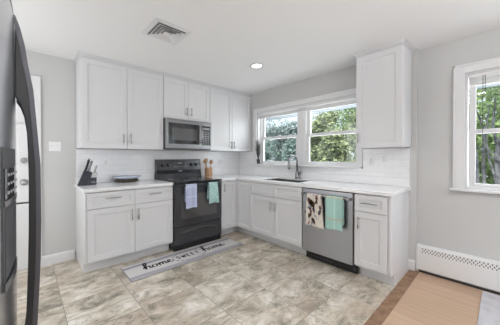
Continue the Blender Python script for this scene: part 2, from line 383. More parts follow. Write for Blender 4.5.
# door in the back wall
d = bpy.data.objects.new('door_1', None); C.objects.link(d); d['kind'] = 'structure'; d['label'] = 'white panelled door with knob and deadbolt behind the refrigerator handle'
d.location = (0, 0, 0)
bm = NB()
cz = DOZ + .075
box(bm, DOX1, DOX1+.075, -.02, -.0005, 0, cz); box(bm, DOX0-.075, DOX0, -.02, -.0005, 0, cz); box(bm, DOX0, DOX1, -.02, -.0005, DOZ, cz)
box(bm, DOX1-.02, DOX1, 0, .14, 0, DOZ); box(bm, DOX0, DOX0+.02, 0, .14, 0, DOZ); box(bm, DOX0+.02, DOX1-.02, 0, .14, DOZ-.02, DOZ)
obj('door_frame', bm, 'trim', d, .003)
bm = NB(); lx0, lx1 = DOX0+.024, DOX1-.024
box(bm, lx0, lx1, .022, .055, .012, DOZ-.024)
for a, b in ((lx0, (lx0+lx1)/2), ((lx0+lx1)/2, lx1)):
    for z0, z1 in ((.0, .75), (.72, 1.62), (1.6, DOZ-.02)):
        shaker(bm, a, b, z0+.012, z1, .0225, .008, .09, .006)
leafo = obj('door_leaf', bm, 'trim', d, .001)
bm = NB(); kx = -3.175
tube(bm, [(kx, .02, .97), (kx, -.03, .97)], .012); lathe_c = (kx, -.03, .97)
tube(bm, [(kx, -.022, .97), (kx, -.032, .97), (kx, -.05, .97), (kx, -.064, .97), (kx, -.07, .97)], [.014, .026, .031, .024, .006], 20)
tube(bm, [(kx, .018, .97), (kx, .010, .97)], .034, 20)
obj('door_knob', bm, 'nickel', leafo, smooth=True)
bm = NB(); tube(bm, [(kx, .018, 1.21), (kx, -.006, 1.21)], .03, 20); tube(bm, [(kx, -.006, 1.21), (kx, -.012, 1.21)], .022, 20); box(bm, kx-.004, kx+.004, -.03, -.012, 1.19, 1.23)
obj('deadbolt', bm, 'nickel', leafo, .002)

# window over the sink
def window(name, label, y0, y1, z0, z1, x_in, casing, units, upx, lowx, rail, cas_r=None, apron=False):
    """units: list of (ya, yb) sash openings, y decreasing; sashes double hung"""
    wnd = bpy.data.objects.new(name, None); C.objects.link(wnd); wnd['kind'] = 'structure'; wnd['label'] = label; wnd.location = (0, 0, 0)
    cr = casing if cas_r is None else cas_r
    bm = NB()
    box(bm, x_in-.022, x_in-.0005, y0+casing, y0, z0-.02, z1+casing); box(bm, x_in-.022, x_in-.0005, y1, y1-cr, z0-.02, z1+casing)
    box(bm, x_in-.022, x_in-.0005, y0, y1, z1, z1+casing)
    box(bm, x_in-.030, x_in-.0225, y0+casing, y0+casing-.016, z0-.02, z1+casing); box(bm, x_in-.030, x_in-.0225, y0+casing, y1-cr, z1+casing-.016, z1+casing)
    obj('window_casing', bm, 'trim', wnd, .003)
    bm = NB()   # jamb liner
    box(bm, x_in, .18, y0-.0005, y0-.02, z0, z1); box(bm, x_in, .18, y1+.0005, y1+.02, z0, z1)
    box(bm, x_in, .18, y0-.02, y1+.02, z1-.0005, z1-.02); box(bm, x_in, .18, y0-.02, y1+.02, z0+.0005, z0+.02)
    obj('window_jamb', bm, 'trim', wnd, .002)
    bm = NB()
    box(bm, x_in-.058, x_in-.001, y0+casing+.02, y1-cr-(.0 if cas_r is not None else .02), z0-.024, z0-.001)
    obj('window_sill', bm, 'trim', wnd, .006, seg=3)
    if apron:
        obj('apron', BX(x_in-.018, x_in-.0005, y0+casing, y1-cr, z0-.085, z0-.026), 'trim', wnd, .003)
    prev = None
    for ya, yb in units:
        for kind, xs, za, zb in (('upper_sash', upx, rail-.02, z1-.02), ('lower_sash', lowx, z0+.02, rail+.022)):
            bm = NB(); st = .046; t = .03; rb = .034 if kind == 'lower_sash' else .04; rt = .04 if kind == 'lower_sash' else .05
            box(bm, xs, xs+t, ya, ya-st, za, zb); box(bm, xs, xs+t, yb+st, yb, za, zb)
            box(bm, xs, xs+t, ya-st, yb+st, za, za+rb); box(bm, xs, xs+t, ya-st, yb+st, zb-rt, zb)
            s = obj(kind, bm, 'trim', wnd, .003)
            obj('pane', BX(xs+.012, xs+.016, ya-st+.002, yb+st-.002, za+rb-.002, zb-rt+.002), 'glass', s)
            if kind == 'lower_sash':
                yc = (ya+yb)/2
                bm = NB(); box(bm, xs-.002, xs+t-.004, yc+.03, yc-.03, zb+.0005, zb+.01); tube(bm, [(xs+.012, yc, zb+.01), (xs+.012, yc, zb+.018)], .012)
                obj('sash_lock', bm, 'white_plastic', s, .001)
    return wnd
w1 = window('window_1', 'double white sash window over the sink', WY0, WY1, WZ0, WZ1, 0, .075,
            [(-.540, -1.335), (-1.482, -2.268)], .105, .07, 1.585, cas_r=.06)
bm = NB(); box(bm, .045, .16, -1.337, -1.480, WZ0+.02, WZ1-.02); box(bm, .06, .16, WY0-.02, -.538, WZ0+.02, WZ1-.02)
box(bm, .028, .045, -1.360, -1.460, WZ0+.02, WZ1-.02)
obj('mullion', bm, 'trim', w1, .003)
w2 = window('window_2', 'white sash window on the right wall above the baseboard heater', DY0, DY1, DZ0, DZ1, DX, .085,
            [(-3.290, -4.226)], .135, .10, 1.495)

# blinds, drawn up
def blind(name, label, x0, x1, y0, y1, ztop, zbot, n, cords):
    t = thing(name, label, 'window blind', (0, 0, 0))
    obj('headrail', BX(x0, x1, y0, y1, ztop-.03, ztop), 'white_plastic', t, .003)
    bm = NB(); zs = (ztop-.032 - (zbot+.016))/n
    for k in range(n):
        z = ztop-.034-zs*(k+1); box(bm, x0+.002, x1-.002, y0-.004, y1+.004, z, z+zs*.62)
    sl = obj('slats', bm, 'white_plastic', t)
    obj('bottom_rail', BX(x0+.001, x1-.001, y0-.003, y1+.003, zbot, zbot+.014), 'white_plastic', t, .002)
    for yc, zl in cords:
        bm = NB(); tube(bm, [(x0-.004, yc, ztop-.02), (x0-.004, yc, zl)], .0022, 6); tube(bm, [(x0-.004, yc, zl), (x0-.004, yc, zl-.03)], [.003, .006], 8)
        obj('pull_cord', bm, 'rubber', t)
blind('roller_blind', 'slim white blind drawn up along the top of the sink window', .002, .026, WY0-.025, WY1+.025, WZ1-.022, WZ1-.118, 8, [])
blind('slatted_blind', 'white slatted blind drawn up in the right wall window with hanging cords', DX+.004, DX+.034, DY0-.025, DY1+.025, DZ1-.022, DZ1-.135, 9, [(-3.385, 1.25), (-3.40, 1.9)])

# backsplashes
struct('wall_tile_back', BX(-2.70, -.010, -.008, -.0005, 1.012, 1.346), 'subway_x', 'white subway tile behind the stove')
bm = NB(); box(bm, -.008, -.0005, -.0085, WY0+.0775, 1.012, 1.346); box(bm, -.008, -.0005, WY0+.0770, WY1-.0625, 1.012, WZ0-.026)
box(bm, -.008, -.0005, WY1-.063, -2.828, 1.012, 1.346)
struct('wall_tile_right', bm, 'subway_y', 'white subway tile around the sink window')

# ------------------------------------------------------------------ cabinets
def pull(parent, x, z, y, L, vertical):
    bm = NB()
    if vertical:
        tube(bm, [(x, y-.03, z-L/2), (x, y-.03, z+L/2)], .0055, 10)
        for s in (-1, 1): tube(bm, [(x, y-.0005, z+s*L*.32), (x, y-.03, z+s*L*.32)], .0045, 8)
    else:
        tube(bm, [(x-L/2, y-.03, z), (x+L/2, y-.03, z)], .0055, 10)
        for s in (-1, 1): tube(bm, [(x+s*L*.32, y-.0005, z), (x+s*L*.32, y-.03, z)], .0045, 8)
    return obj('handle', bm, 'nickel', parent, smooth=True)
BD, TK, DF = .605, .50, .638     # carcass depth, toe board, door face
DT = .022
def front(kind, root, x0, x1, z0, z1, yb, h=None, rail=.06):
    bm = NB(); shaker(bm, x0, x1, z0, z1, -yb, DT, rail)
    o = obj(kind, bm, 'cab', root, .0015)
    if h: pull(o, h[1], h[2], -yb-DT, h[3], h[0] == 'v')
    return o
def base_cabinet(label, loc, rz, W, fronts, kick=(0, 0), post=False, skip_top=False, name='base_cabinet', ends=(False, False)):
    t = thing(name, label, 'cabinet', loc, rz, None)
    bm = NB(); zt = CT - CTH - .002
    if skip_top:   # open for the sink bowl
        box(bm, 0, .018, -BD, -.002, .115, zt); box(bm, W-.018, W, -BD, -.002, .115, zt)
        box(bm, .018, W-.018, -BD, -.002, .115, .133); box(bm, .018, W-.018, -.02, -.002, .133, zt); box(bm, .018, W-.018, -BD, -BD+.018, .133, zt)
    else:
        box(bm, 0, W, -BD, -.002, .115, zt)
    obj('carcass', bm, 'cab', t, .001)
    obj('toe_kick', BX(-kick[0], W+kick[1], -TK-.012, -TK, .0, .1145), 'cab', t)
    bm = NB()
    if ends[0]: box(bm, -.014, -.0005, -BD-.004, -.002, .1145, zt); box(bm, -.014, -.0005, -TK-.012, -.002, 0, .1145)
    if ends[1]: box(bm, W+.0005, W+.026, -BD-.004, -.002, .1145, zt); box(bm, W+.0005, W+.026, -TK-.012, -.002, 0, .1145)
    if len(bm.verts): obj('end_panel', bm, 'cab', t, .001)
    else: bm.free()
    if post: obj('corner_post', BX(W-.033, W-.001, -.6505, -BD-.0005, .1145, zt), 'cab', t, .001)
    for f in fronts: front(f[0], t, f[1], f[2], f[3], f[4], BD+.011, f[5] if len(f) > 5 else None, f[6] if len(f) > 6 else .06)
    return t
Z0, ZS, ZT = .138, .695, .866
# left run, origin at its left end on the wall
W = .955
base_cabinet('white base cabinet with two drawers and two doors left of the stove', (-2.69, 0, 0), 0, W, [
    ('drawer', .003, W/2-.002, ZS+.003, ZT, ('h', .245, .80, .165), .045), ('drawer', W/2+.002, W-.003, ZS+.003, ZT, ('h', .715, .80, .15), .045),
    ('door', .003, W/2-.002, Z0, ZS-.003, ('v', W/2-.036, .585, .13)), ('door', W/2+.002, W-.003, Z0, ZS-.003, ('v', W/2+.036, .585, .13))], ends=(True, False))
# corner cabinet (stove wall side)
W = .331
base_cabinet('narrow white base cabinet right of the stove in the corner', (-.938, 0, 0), 0, W, [
    ('door', .003, .293, Z0, ZT, ('v', .042, .775, .125), .055)], kick=(0, .106), post=True)
R90 = -PI/2
W = .30
base_cabinet('narrow white corner base cabinet without a handle left of the sink', (0, -.652, 0), R90, W, [('door', .002, W-.003, Z0, ZT, None, .05)], kick=(.139, 0))
W = .912
base_cabinet('white sink base cabinet with two false drawers and two doors', (0, -.955, 0), R90, W, [
    ('drawer_front', .003, W/2-.002, ZS+.003, ZT, None, .045), ('drawer_front', W/2+.002, W-.003, ZS+.003, ZT, None, .045),
    ('door', .003, W/2-.002, Z0, ZS-.003, ('v', W/2-.036, .567, .125)), ('door', W/2+.002, W-.003, Z0, ZS-.003, ('v', W/2+.036, .567, .125))], skip_top=True)
W = .302
base_cabinet('narrow white base cabinet with one drawer and door right of the dishwasher', (0, -2.490, 0), R90, W, [
    ('drawer', .003, W-.003, ZS+.003, ZT, ('h', W/2, .788, .15), .045), ('door', .003, W-.003, Z0, ZS-.003, ('v', .045, .58, .125))], ends=(False, True))

UB = 1.349
def upper_cabinet(label, loc, rz, W, zb, fronts, crown_l=False, crown_r=False):
    t = thing('upper_cabinet', label, 'cabinet', loc, rz)
    D = .32
    obj('carcass', BX(0, W, -D, -.0095 if zb < 1.5 else -.002, zb+.006, H-.003), 'cab', t, .001)
    for x0, x1, h in fronts: front('door', t, x0, x1, zb+.003, H-.045, D+.001, h, .062)
    # crown moulding: steps out toward the ceiling
    bm = NB(); x0 = -.03 if crown_l else 0; x1 = W + (.03 if crown_r else 0)
    y1 = -D-.0015
    for a, za in ((.022, H-.042), (.030, H-.026), (.040, H-.013)):
        k = a-.022
        box(bm, (-k-.006 if crown_l else 0), (W+k+.006 if crown_r else W), y1, y1-a, za, H-.002 if a > .035 else za+.0135)
        if crown_l: box(bm, -k-.006, -.0005, y1, -.002, za, H-.002 if a > .035 else za+.0135)
        if crown_r: box(bm, W+.0005, W+k+.006, y1, -.002, za, H-.002 if a > .035 else za+.0135)
    obj('crown_moulding', bm, 'cab', t)
    return t
W = .97
upper_cabinet('wide white two door upper cabinet left of the microwave', (-2.698, 0, 0), 0, W, UB, [
    (.003, W/2+.004, ('v', W/2-.04, 1.48, .115)), (W/2+.008, W-.003, ('v', W/2+.045, 1.48, .115))], crown_l=True)
W = .782
upper_cabinet('short white two door upper cabinet above the microwave', (-1.726, 0, 0), 0, W, 1.80, [
    (.003, W/2+.003, ('v', W/2-.035, 1.925, .125)), (W/2+.007, W-.003, ('v', W/2+.042, 1.925, .125))])
W = .940
upper_cabinet('tall white two door upper cabinet in the corner right of the microwave', (-.942, 0, 0), 0, W, UB, [
    (.003, W/2-.002, ('v', W/2-.035, 1.455, .13)), (W/2+.002, W-.003, ('v', W/2+.035, 1.455, .13))])
W = .455
upper_cabinet('single door white upper cabinet right of the sink window', (0, -2.385, 0), R90, W, UB, [(.003, W-.003, ('v', .034, 1.46, .115))], crown_l=True, crown_r=True)

# countertops
OV = .647
def slab(name, label, polys, bevel=.004):
    bm = NB()
    for p in polys: box(bm, *p)
    o = obj(name, bm, 'quartz', None, bevel); tag(o, label, 'countertop'); return o
z0, z1 = CT-CTH, CT
slab('countertop', 'short white quartz countertop left of the stove', [(-2.722, -1.733, -OV, -.0006, z0, z1), (-2.705, -1.733, -.020, -.0006, z1, 1.011)])
SX0, SX1, SY0, SY1 = -.53, -.13, -1.08, -1.72       # sink hole
slab('countertop', 'long L-shaped white quartz countertop under the window with the sink', [
    (-.940, 0-.0006, -OV, -.0006, z0, z1), (-OV, -.0006, -OV, SY0, z0, z1), (-OV, SX0, SY0, SY1, z0, z1), (SX1, -.0006, SY0, SY1, z0, z1),
    (-OV, -.0006, SY1, -2.838, z0, z1), (-.940, -.0006, -.020, -.0006, z1, 1.011), (-.020, -.0006, -.020, -2.830, z1, 1.011)])

# sink
t = thing('kitchen_sink', 'undermount stainless sink in the countertop below the window', 'sink', (0, 0, 0))
bm = NB(); a0, a1, b0, b1, zb_ = SX0+.004, SX1-.004, SY0-.004, SY1+.004, .72
th = .004
box(bm, a0, a1, b0, b1, zb_, zb_+th); box(bm, a0, a0+th, b0, b1, zb_+th, .900); box(bm, a1-th, a1, b0, b1, zb_+th, .900)
box(bm, a0+th, a1-th, b0, b0-th, zb_+th, .900); box(bm, a0+th, a1-th, b1+th, b1, zb_+th, .900)
obj('bowl', bm, 'steel_h', t)
bm = NB(); lathe(bm, [(0, .726), (.03, .726), (.042, .7245)], (-.33, -1.4, 0)); obj('drain', bm, 'chrome', t, smooth=True)

# faucet
t = thing('kitchen_faucet', 'tall brushed steel gooseneck faucet behind the sink', 'faucet', (-.075, -1.41, CT))
bm = NB(); lathe(bm, [(0, 0.0006), (.034, .0006), (.034, .008), (.028, .014), (.027, .06), (.024, .11), (.017, .125), (0, .125)])
obj('base', bm, 'chrome', t, smooth=True)
pts = [(0, 0, .12), (0, 0, .27)] + [(-.085+.085*math.cos(a), .012*(1-math.cos(a)), .27+.085*math.sin(a)) for a in [PI*k/12 for k in range(1, 13)]] + [(-.171, .025, .245)]
bm = NB(); tube(bm, pts, .0135, 14); obj('spout', bm, 'chrome', t, smooth=True)
bm = NB(); tube(bm, [(-.171, .025, .25), (-.172, .025, .235), (-.174, .025, .17), (-.174, .025, .15)], [.013, .016, .019, .017], 14); obj('spray_head', bm, 'chrome', t, smooth=True)
bm = NB(); tube(bm, [(0, -.02, .08), (0, -.045, .085)], .013, 12); tube(bm, [(0, -.045, .083), (.0, -.058, .10), (-.0, -.07, .15)], [.01, .009, .006], 10)
obj('lever_handle', bm, 'chrome', t, smooth=True)

# ------------------------------------------------------------------ range
RX0, RX1 = -1.722, -.950
t = thing('kitchen_range', 'black electric range with glass top between the white base cabinets', 'stove', ((RX0+RX1)/2, 0, 0))
hw = (RX1-RX0)/2 - .002
obj('body', BX(-hw, hw, -.618, -.012, .035, .895), 'black_gloss', t, .003)
obj('cooktop', BX(-hw-.001, hw+.001, -.668, -.105, .897, .917), 'black_glass', t, .005)
for cx, cy, r in ((-.19, -.50, .11), (.19, -.50, .085), (-.19, -.24, .085), (.19, -.24, .11)):
    for rr in (r, r*.62):
        bm = NB(); lathe(bm, [(rr-.002, .9178), (rr-.002, .9183), (rr+.002, .9183), (rr+.002, .9178)], (cx, cy, 0), 36)
        obj('burner_ring', bm, 'grey_print', t)
# backguard
bm = NB(); prism(bm, [(-.012, .897), (-.100, .897), (-.098, .99), (-.078, 1.00), (-.088, 1.045), (-.064, 1.20), (-.05, 1.21), (-.012, 1.21)], 0, -hw, hw)
bk = obj('backguard', bm, 'black_gloss', t, .003)
def on_guard(x, z):  # point on the slanted control face
    return Vector((x, -.088 + (z-1.045)/(1.20-1.045)*.024, z))
nrm = Vector((0, -1, .155)).normalized()
for x in (-.285, -.195, .205, .295):
    p = on_guard(x, 1.125)
    bm = NB(); tube(bm, [p + nrm*.001, p + nrm*.006, p + nrm*.024, p + nrm*.028], [.027, .026, .021, .017], 20)
    k = obj('knob', bm, 'black', bk, smooth=False)
    bm = NB(); q = p + nrm*.029; tube(bm, [q + Vector((0, 0, -.004)), q + Vector((0, -.001, .017))], .0022, 6); obj('pointer', bm, 'white_print', k)
bm = NB(); prism(bm, [(on_guard(0, 1.075).y-.002, 1.075), (on_guard(0, 1.075).y+.004, 1.075), (on_guard(0, 1.175).y+.004, 1.175), (on_guard(0, 1.175).y-.002, 1.175)], 0, -.125, .125)
dp = obj('display', bm, 'black_glass', bk)
bm = NB()
for i in range(8):
    x = -.105+i*.03
    for z in (1.088, 1.105):
        p = on_guard(x, z); box(bm, x-.009, x+.009, p.y-.0035, p.y-.0022, z-.004, z+.004)
p = on_guard(0, 1.15); box(bm, -.04, .04, p.y-.0035, p.y-.0022, 1.138, 1.162)
obj('keypad', bm, 'grey_print', dp)
bm = NB(); box(bm, -.025, .025, -.0972, -.0957, 1.010, 1.020)
obj('badge', BX(-.028, .028, -.0895, -.0862, 1.022, 1.032), 'white_print', bk)
# oven door
bm = NB(); box(bm, -hw, hw, -.660, -.620, .318, .880)
od = obj('oven_door', bm, 'black_gloss', t, .005)
obj('oven_window', BX(-.29, .29, -.6625, -.6602, .415, .745), 'oven_window', od)
bm = NB(); tube(bm, [(-.345, -.705, .866), (.345, -.705, .866)], .0125, 14)
for s in (-1, 1): box(bm, s*.335-.014, s*.335+.014, -.708, -.6602, .852, .878)
obj('handle', bm, 'black_gloss', od, .003)
bm = NB(); box(bm, -hw, hw, -.656, -.620, .075, .308)
dr = obj('storage_drawer', bm, 'black_gloss', t, .005)
n = 24; bm = NB(); prev = None
for i in range(n+1):
    x = -.30+.6*i/n; zc = .225+.028*(1-(x/.30)**2)
    r = [bm.verts.new((x, -.6562, zc+.016)), bm.verts.new((x, -.672, zc+.004)), bm.verts.new((x, -.670, zc-.006)), bm.verts.new((x, -.6562, zc-.012))]
    if prev:
        for k in range(4): bm.faces.new((prev[k], prev[(k+1) % 4], r[(k+1) % 4], r[k]))
    else: bm.faces.new(r[::-1])
    prev = r
bm.faces.new(prev); obj('drawer_grip', bm, 'dark_steel', dr)
obj('kick_plate', BX(-hw, hw, -.640, -.600, .002, .072), 'black', t, .004)

# dish towels, hung over a bar that runs along local x, the front side towards -y
def towel(name, label, mname, loc, rz, Wd, front_len, back_len, rbar, tilt=0, waves=2, flare=0.0, prints=None, seed=0):
    t_ = .0035; nx = 26; path = []
    r = rbar + .0045
    n1 = 22
    for i in range(n1+1): path.append((-r, -front_len + front_len*i/n1))
    for k in range(1, 9):
        a = PI - PI*k/9; path.append((r*math.cos(a), r*math.sin(a)))
    n2 = 12
    for i in range(n2+1): path.append((r, -back_len*i/n2))
    bm = NB(); rows = []
    for j, (y, z) in enumerate(path):
        row = []
        for i in range(nx+1):
            u = i/nx-.5; amp = .0045*min(1, max(0, -z)/.12) if y < 0 else -.0015*min(1, max(0, -z)/.1)
            fold = amp*math.sin(u*waves*2*PI+seed) - amp*.9
            wsc = 1 + flare*max(0, -z)/front_len
            row.append(bm.verts.new((u*Wd*wsc + (tilt*z if y < 0 else 0), y + (fold if y < 0 else fold*-.3), z + (.008*math.sin(u*4+seed) if j == 0 else 0))))
        rows.append(row)
    for a, b in zip(rows, rows[1:]):
        for i in range(nx): bm.faces.new((a[i], a[i+1], b[i+1], b[i]))
    o = obj(name, bm, mname, None, smooth=True)
    s = o.modifiers.new('thickness', 'SOLIDIFY'); s.thickness = t_; s.offset = 0
    o.location = loc; o.rotation_euler = (0, 0, rz); tag(o, label, 'towel')
    return o
xc = (RX0+RX1)/2
tl = towel('dish_towel', 'lavender blue dish towel hanging on the black oven door handle', 'towel_blue', (-1.508, -.705, .866), 0, .165, .305, .22, .0125, seed=1)
tr = towel('dish_towel', 'teal patterned dish towel hanging on the black oven door handle', 'towel_teal', (-1.150, -.705, .866), 0, .150, .285, .22, .0125, flare=.2, seed=2, tilt=-.05)
# ------------------------------------------------------------------ dishwasher
t = thing('dishwasher', 'stainless steel dishwasher under the counter right of the sink', 'dishwasher', (0, -1.8745, 0), R90)
W = .608
obj('body', BX(.004, W-.004, -.57, -.03, .10, .872), 'black', t)
bm = NB(); box(bm, .003, W-.003, -.645, -.575, .118, .870); dd = obj('door', bm, 'steel', t, .006)
obj('control_strip', BX(.006, W-.006, -.640, -.578, .8705, .8755), 'black_glass', dd)
bm = NB(); tube(bm, [(.035, -.690, .808), (W-.035, -.690, .808)], .011, 14)
for x in (.035, W-.035): box(bm, x-.014, x+.014, -.704, -.6455, .793, .823)
obj('handle', bm, 'steel_h', dd, .003)
bm = NB(); box(bm, .002, W+.006, -.560, -.5405, .006, .098)
kp = obj('kick_plate', bm, 'black', t, .003)
bm = NB()
for i in range(7): box(bm, .06+i*.042, .09+i*.042, -.5625, -.5605, .040, .050)
obj('vent_grille', bm, 'dark_steel', kp)
obj('corner_foot', BX(W-.03, W-.005, -.5635, -.5605, .03, .07), 'dark_steel', kp)
def dw(x): return -1.8745 - x
t1 = towel('dish_towel', 'cream dish towel printed with brown roosters hanging on the dishwasher handle', 'towel_rooster', (-.690, -2.062, .808), R90, .17, .36, .26, .011, tilt=-.04, flare=.35, seed=3, waves=1.6)
t2 = towel('dish_towel', 'mint green checked dish towel hanging on the dishwasher handle', 'towel_mint', (-.690, -2.305, .808), R90, .19, .345, .28, .011, seed=0.6, waves=1.2)
def patch(parent, name, m, poly, x, z, s, y=-.0225):
    bm = NB(); prism(bm, [(x+a*s, z+b*s) for a, b in poly], 1, y-.0012, y); return obj(name, bm, m, parent)
hen = [(-.5, -.1), (-.35, .25), (-.1, .1), (.2, .12), (.32, .45), (.22, .62), (.34, .78), (.48, .72), (.62, .6), (.5, .5), (.52, .1), (.4, -.25), (.15, -.4), (.2, -.62), (.05, -.62), (.02, -.42), (-.2, -.35), (-.38, .5), (-.6, .62), (-.72, .3)]
comb = [(.25, .75), (.28, .95), (.36, .85), (.42, .97), (.48, .8), (.5, .72)]
for (x, z, s, m) in ((.0, -.095, .085, 'print_brown'), (-.058, -.23, .060, 'print_brown'), (.052, -.185, .07, 'print_dark'), (.030, -.30, .060, 'print_brown'), (-.045, -.155, .03, 'print_dark'), (-.065, -.325, .03, 'print_red')):
    p = patch(t1, 'rooster_print', m, hen, x, z, s*1.25); patch(p, 'comb_print', 'print_red', comb, x, z, s*1.25)

# ------------------------------------------------------------------ microwave
t = thing('microwave', 'stainless over-the-range microwave under the short upper cabinet', 'microwave', (-1.335, 0, 1.375))
hw = .386; hh = .42
obj('body', BX(-hw, hw, -.350, -.010, .0, hh), 'dark_steel', t, .003)
bm = NB()   # front frame of the door
dx1 = .195
box(bm, -hw, dx1, -.388, -.352, .0, .062); box(bm, -hw, dx1, -.388, -.352, .360, hh); box(bm, -hw, -hw+.045, -.388, -.352, .062, .360); box(bm, dx1-.03, dx1, -.388, -.352, .062, .360)
md = obj('door', bm, 'steel_h', t, .002)
obj('door_window', BX(-hw+.0455, dx1-.0305, -.385, -.354, .0625, .3595), 'black_glass', md)
obj('mesh_screen', BX(-hw+.10, dx1-.075, -.3862, -.3852, .118, .290), 'oven_window', md)
bm = NB(); tube(bm, [(dx1-.008, -.388, .09), (dx1-.008, -.418, .105), (dx1-.008, -.424, .21), (dx1-.008, -.418, .325), (dx1-.008, -.388, .34)], .012, 12)
obj('handle', bm, 'steel_h', md, smooth=True)
bm = NB(); box(bm, dx1+.002, hw, -.388, -.352, .0, .055); box(bm, dx1+.002, hw, -.388, -.352, .355, hh); box(bm, hw-.018, hw, -.388, -.352, .055, .355); box(bm, dx1+.002, dx1+.014, -.388, -.352, .055, .355)
cp = obj('control_surround', bm, 'steel_h', t, .002)
pn = obj('control_panel', BX(dx1+.0145, hw-.0185, -.386, -.354, .0555, .3545), 'black_glass', cp)
bm = NB()
for r_ in range(7):
    for c_ in range(3): box(bm, dx1+.03+c_*.045, dx1+.058+c_*.045, -.3875, -.3862, .072+r_*.03, .085+r_*.03)
box(bm, dx1+.03, hw-.035, -.3875, -.3862, .295, .33)
obj('keypad', bm, 'grey_print', pn)
bm = NB()
for i in range(22): box(bm, -hw+.03+i*.033, -hw+.052+i*.033, -.3895, -.3882, .401, .406)
obj('vent_grille', bm, 'slot', md)
obj('bottom_grille', BX(-hw+.01, hw-.01, -.382, -.02, -.012, -.001), 'dark_steel', t)

# ------------------------------------------------------------------ refrigerator
FC = -2.240; HALF = .455; XF = -3.188
t = thing('refrigerator', 'stainless side-by-side refrigerator with curved doors at the left edge', 'refrigerator', (0, FC, 0))
obj('body', BX(-3.985, XF-.085, -HALF, HALF, .03, 1.755), 'dark_grey', t, .004)
obj('base_grille', BX(-3.30, XF-.06, -HALF+.01, HALF-.01, .005, .09), 'black', t)
obj('hinge_cover', BX(-3.5, XF-.10, -HALF+.02, HALF-.02, 1.7565, 1.785), 'dark_grey', t, .004)
def surf(y): return XF - .034*(abs(y)/HALF)**2
def door_fr(name, ya, yb):
    bm = NB(); n = 22; poly = []
    for i in range(n+1):
        y = ya + (yb-ya)*i/n
        e = min(abs(y-ya), abs(yb-y)); x = surf(y) - .004*max(0, 1-e/.008)**2
        poly.append((x, y))
    poly += [(XF-.078, yb), (XF-.078, ya)]
    prism(bm, poly, 2, .10, 1.762)
    o = obj(name, bm, 'fridge', t, .004, smooth=False)
    return o
dl = door_fr('freezer_door', -HALF, -.004); dr_ = door_fr('fridge_door', .004, HALF)
for ya, yb in ((-HALF, -.004), (.004, HALF)):
    bm = NB(); poly = [(surf(ya+(yb-ya)*i/12)-.001, ya+(yb-ya)*i/12) for i in range(13)] + [(XF-.078, yb), (XF-.078, ya)]
    prism(bm, poly, 2, 1.763, 1.782); obj('door_cap', bm, 'black', dl if ya < 0 and yb < 0 else dr_, .002)
def fr_handle(parent, y0, y1):
    out = [(-3.186, 1.768), (-3.172, 1.724), (-3.160, 1.665), (-3.152, 1.600), (-3.137, 1.506), (-3.126, 1.352), (-3.117, 1.216), (-3.116, 1.0), (-3.118, .86), (-3.122, .76), (-3.131, .56), (-3.150, .40), (-3.172, .28), (-3.186, .24)]
    inn = [(-3.186, .47), (-3.168, .52), (-3.160, .60), (-3.154, .80), (-3.151, .95), (-3.150, 1.16), (-3.152, 1.27), (-3.155, 1.35), (-3.163, 1.414), (-3.174, 1.45), (-3.186, 1.471)]
    bm = NB(); prism(bm, [(x, z) for x, z in out] + inn, 1, y0, y1)
    h = obj('handle', bm, 'black', parent, .003)
    # bright outer face strip
    bm = NB(); A = [(x+.001, z) for x, z in out]; B = [(x-.014 if 0 < i < len(out)-1 else x-.003, z) for i, (x, z) in enumerate(out)]
    for ya, yb in ((y0-.004, y1+.004),):
        poly = A + B[::-1]
        for a, b, c, d_ in zip(A, A[1:], B[1:], B):
            vs = [[bm.verts.new((p[0], y, p[1])) for p in (a, b, c, d_)] for y in (ya, yb)]
            for k in range(4): bm.faces.new((vs[0][k], vs[0][(k+1) % 4], vs[1][(k+1) % 4], vs[1][k]))
            bm.faces.new(vs[0]); bm.faces.new(vs[1][::-1])
    obj('handle_face', bm, 'dark_steel', h)
fr_handle(dl, -.070, -.042); fr_handle(dr_, .042, .070)
# dispenser on the freezer door
ds_y0, ds_y1 = -.355, -.105
def strip(bm, ya, yb, z0, z1, off, back=.012, n=10, belly=0):
    A = []
    for i in range(n+1):
        y = ya+(yb-ya)*i/n; A.append((surf(y)+off+belly*(1-((2*i/n-1))**2), y))
    poly = A + [(surf(yb)-back, yb), (surf(ya)-back, ya)]
    prism(bm, poly, 2, z0, z1)
bm = NB(); strip(bm, ds_y0, ds_y1, .87, 1.275, .003, 0); dsp = obj('dispenser', bm, 'dark_grey', dl, .002)
bm = NB(); strip(bm, ds_y0+.008, ds_y1-.008, 1.125, 1.215, .006, -.0035, belly=.002); obj('control_panel', bm, 'black_glass', dsp, .002)
bm = NB(); strip(bm, ds_y0+.004, ds_y1-.004, 1.105, 1.123, .007, -.0035, belly=.004); obj('chrome_rim', bm, 'chrome', dsp, .002)
bm = NB(); strip(bm, ds_y0+.02, ds_y1-.02, .90, 1.10, .005, -.0035); obj('dispenser_recess', bm, 'dark_steel', dsp)
bm = NB(); strip(bm, ds_y0+.004, ds_y1-.004, .868, .892, .006, -.0035, belly=.006); obj('drip_tray', bm, 'chrome', dsp, .002)
for r_ in range(3):
    for c_ in range(5):
        bm = NB(); y = ds_y0+.03+c_*.042; strip(bm, y+.006, y+.022, 1.139+r_*.026, 1.147+r_*.026, .0090, -.0060, 2)
        obj('button', bm, 'grey_print', dsp)

# ------------------------------------------------------------------ counter objects
# knife block
t = thing('knife_block', 'black slanted knife block with steel handled knives on the left counter', 'knife block', (-2.600, -.20, CT+.0008), -.12)
bm = NB(); prism(bm, [(-.085, 0), (.085, 0), (.085, .105), (.052, .135), (-.018, .225), (-.06, .19), (-.085, .02)], 0, -.045, .045)
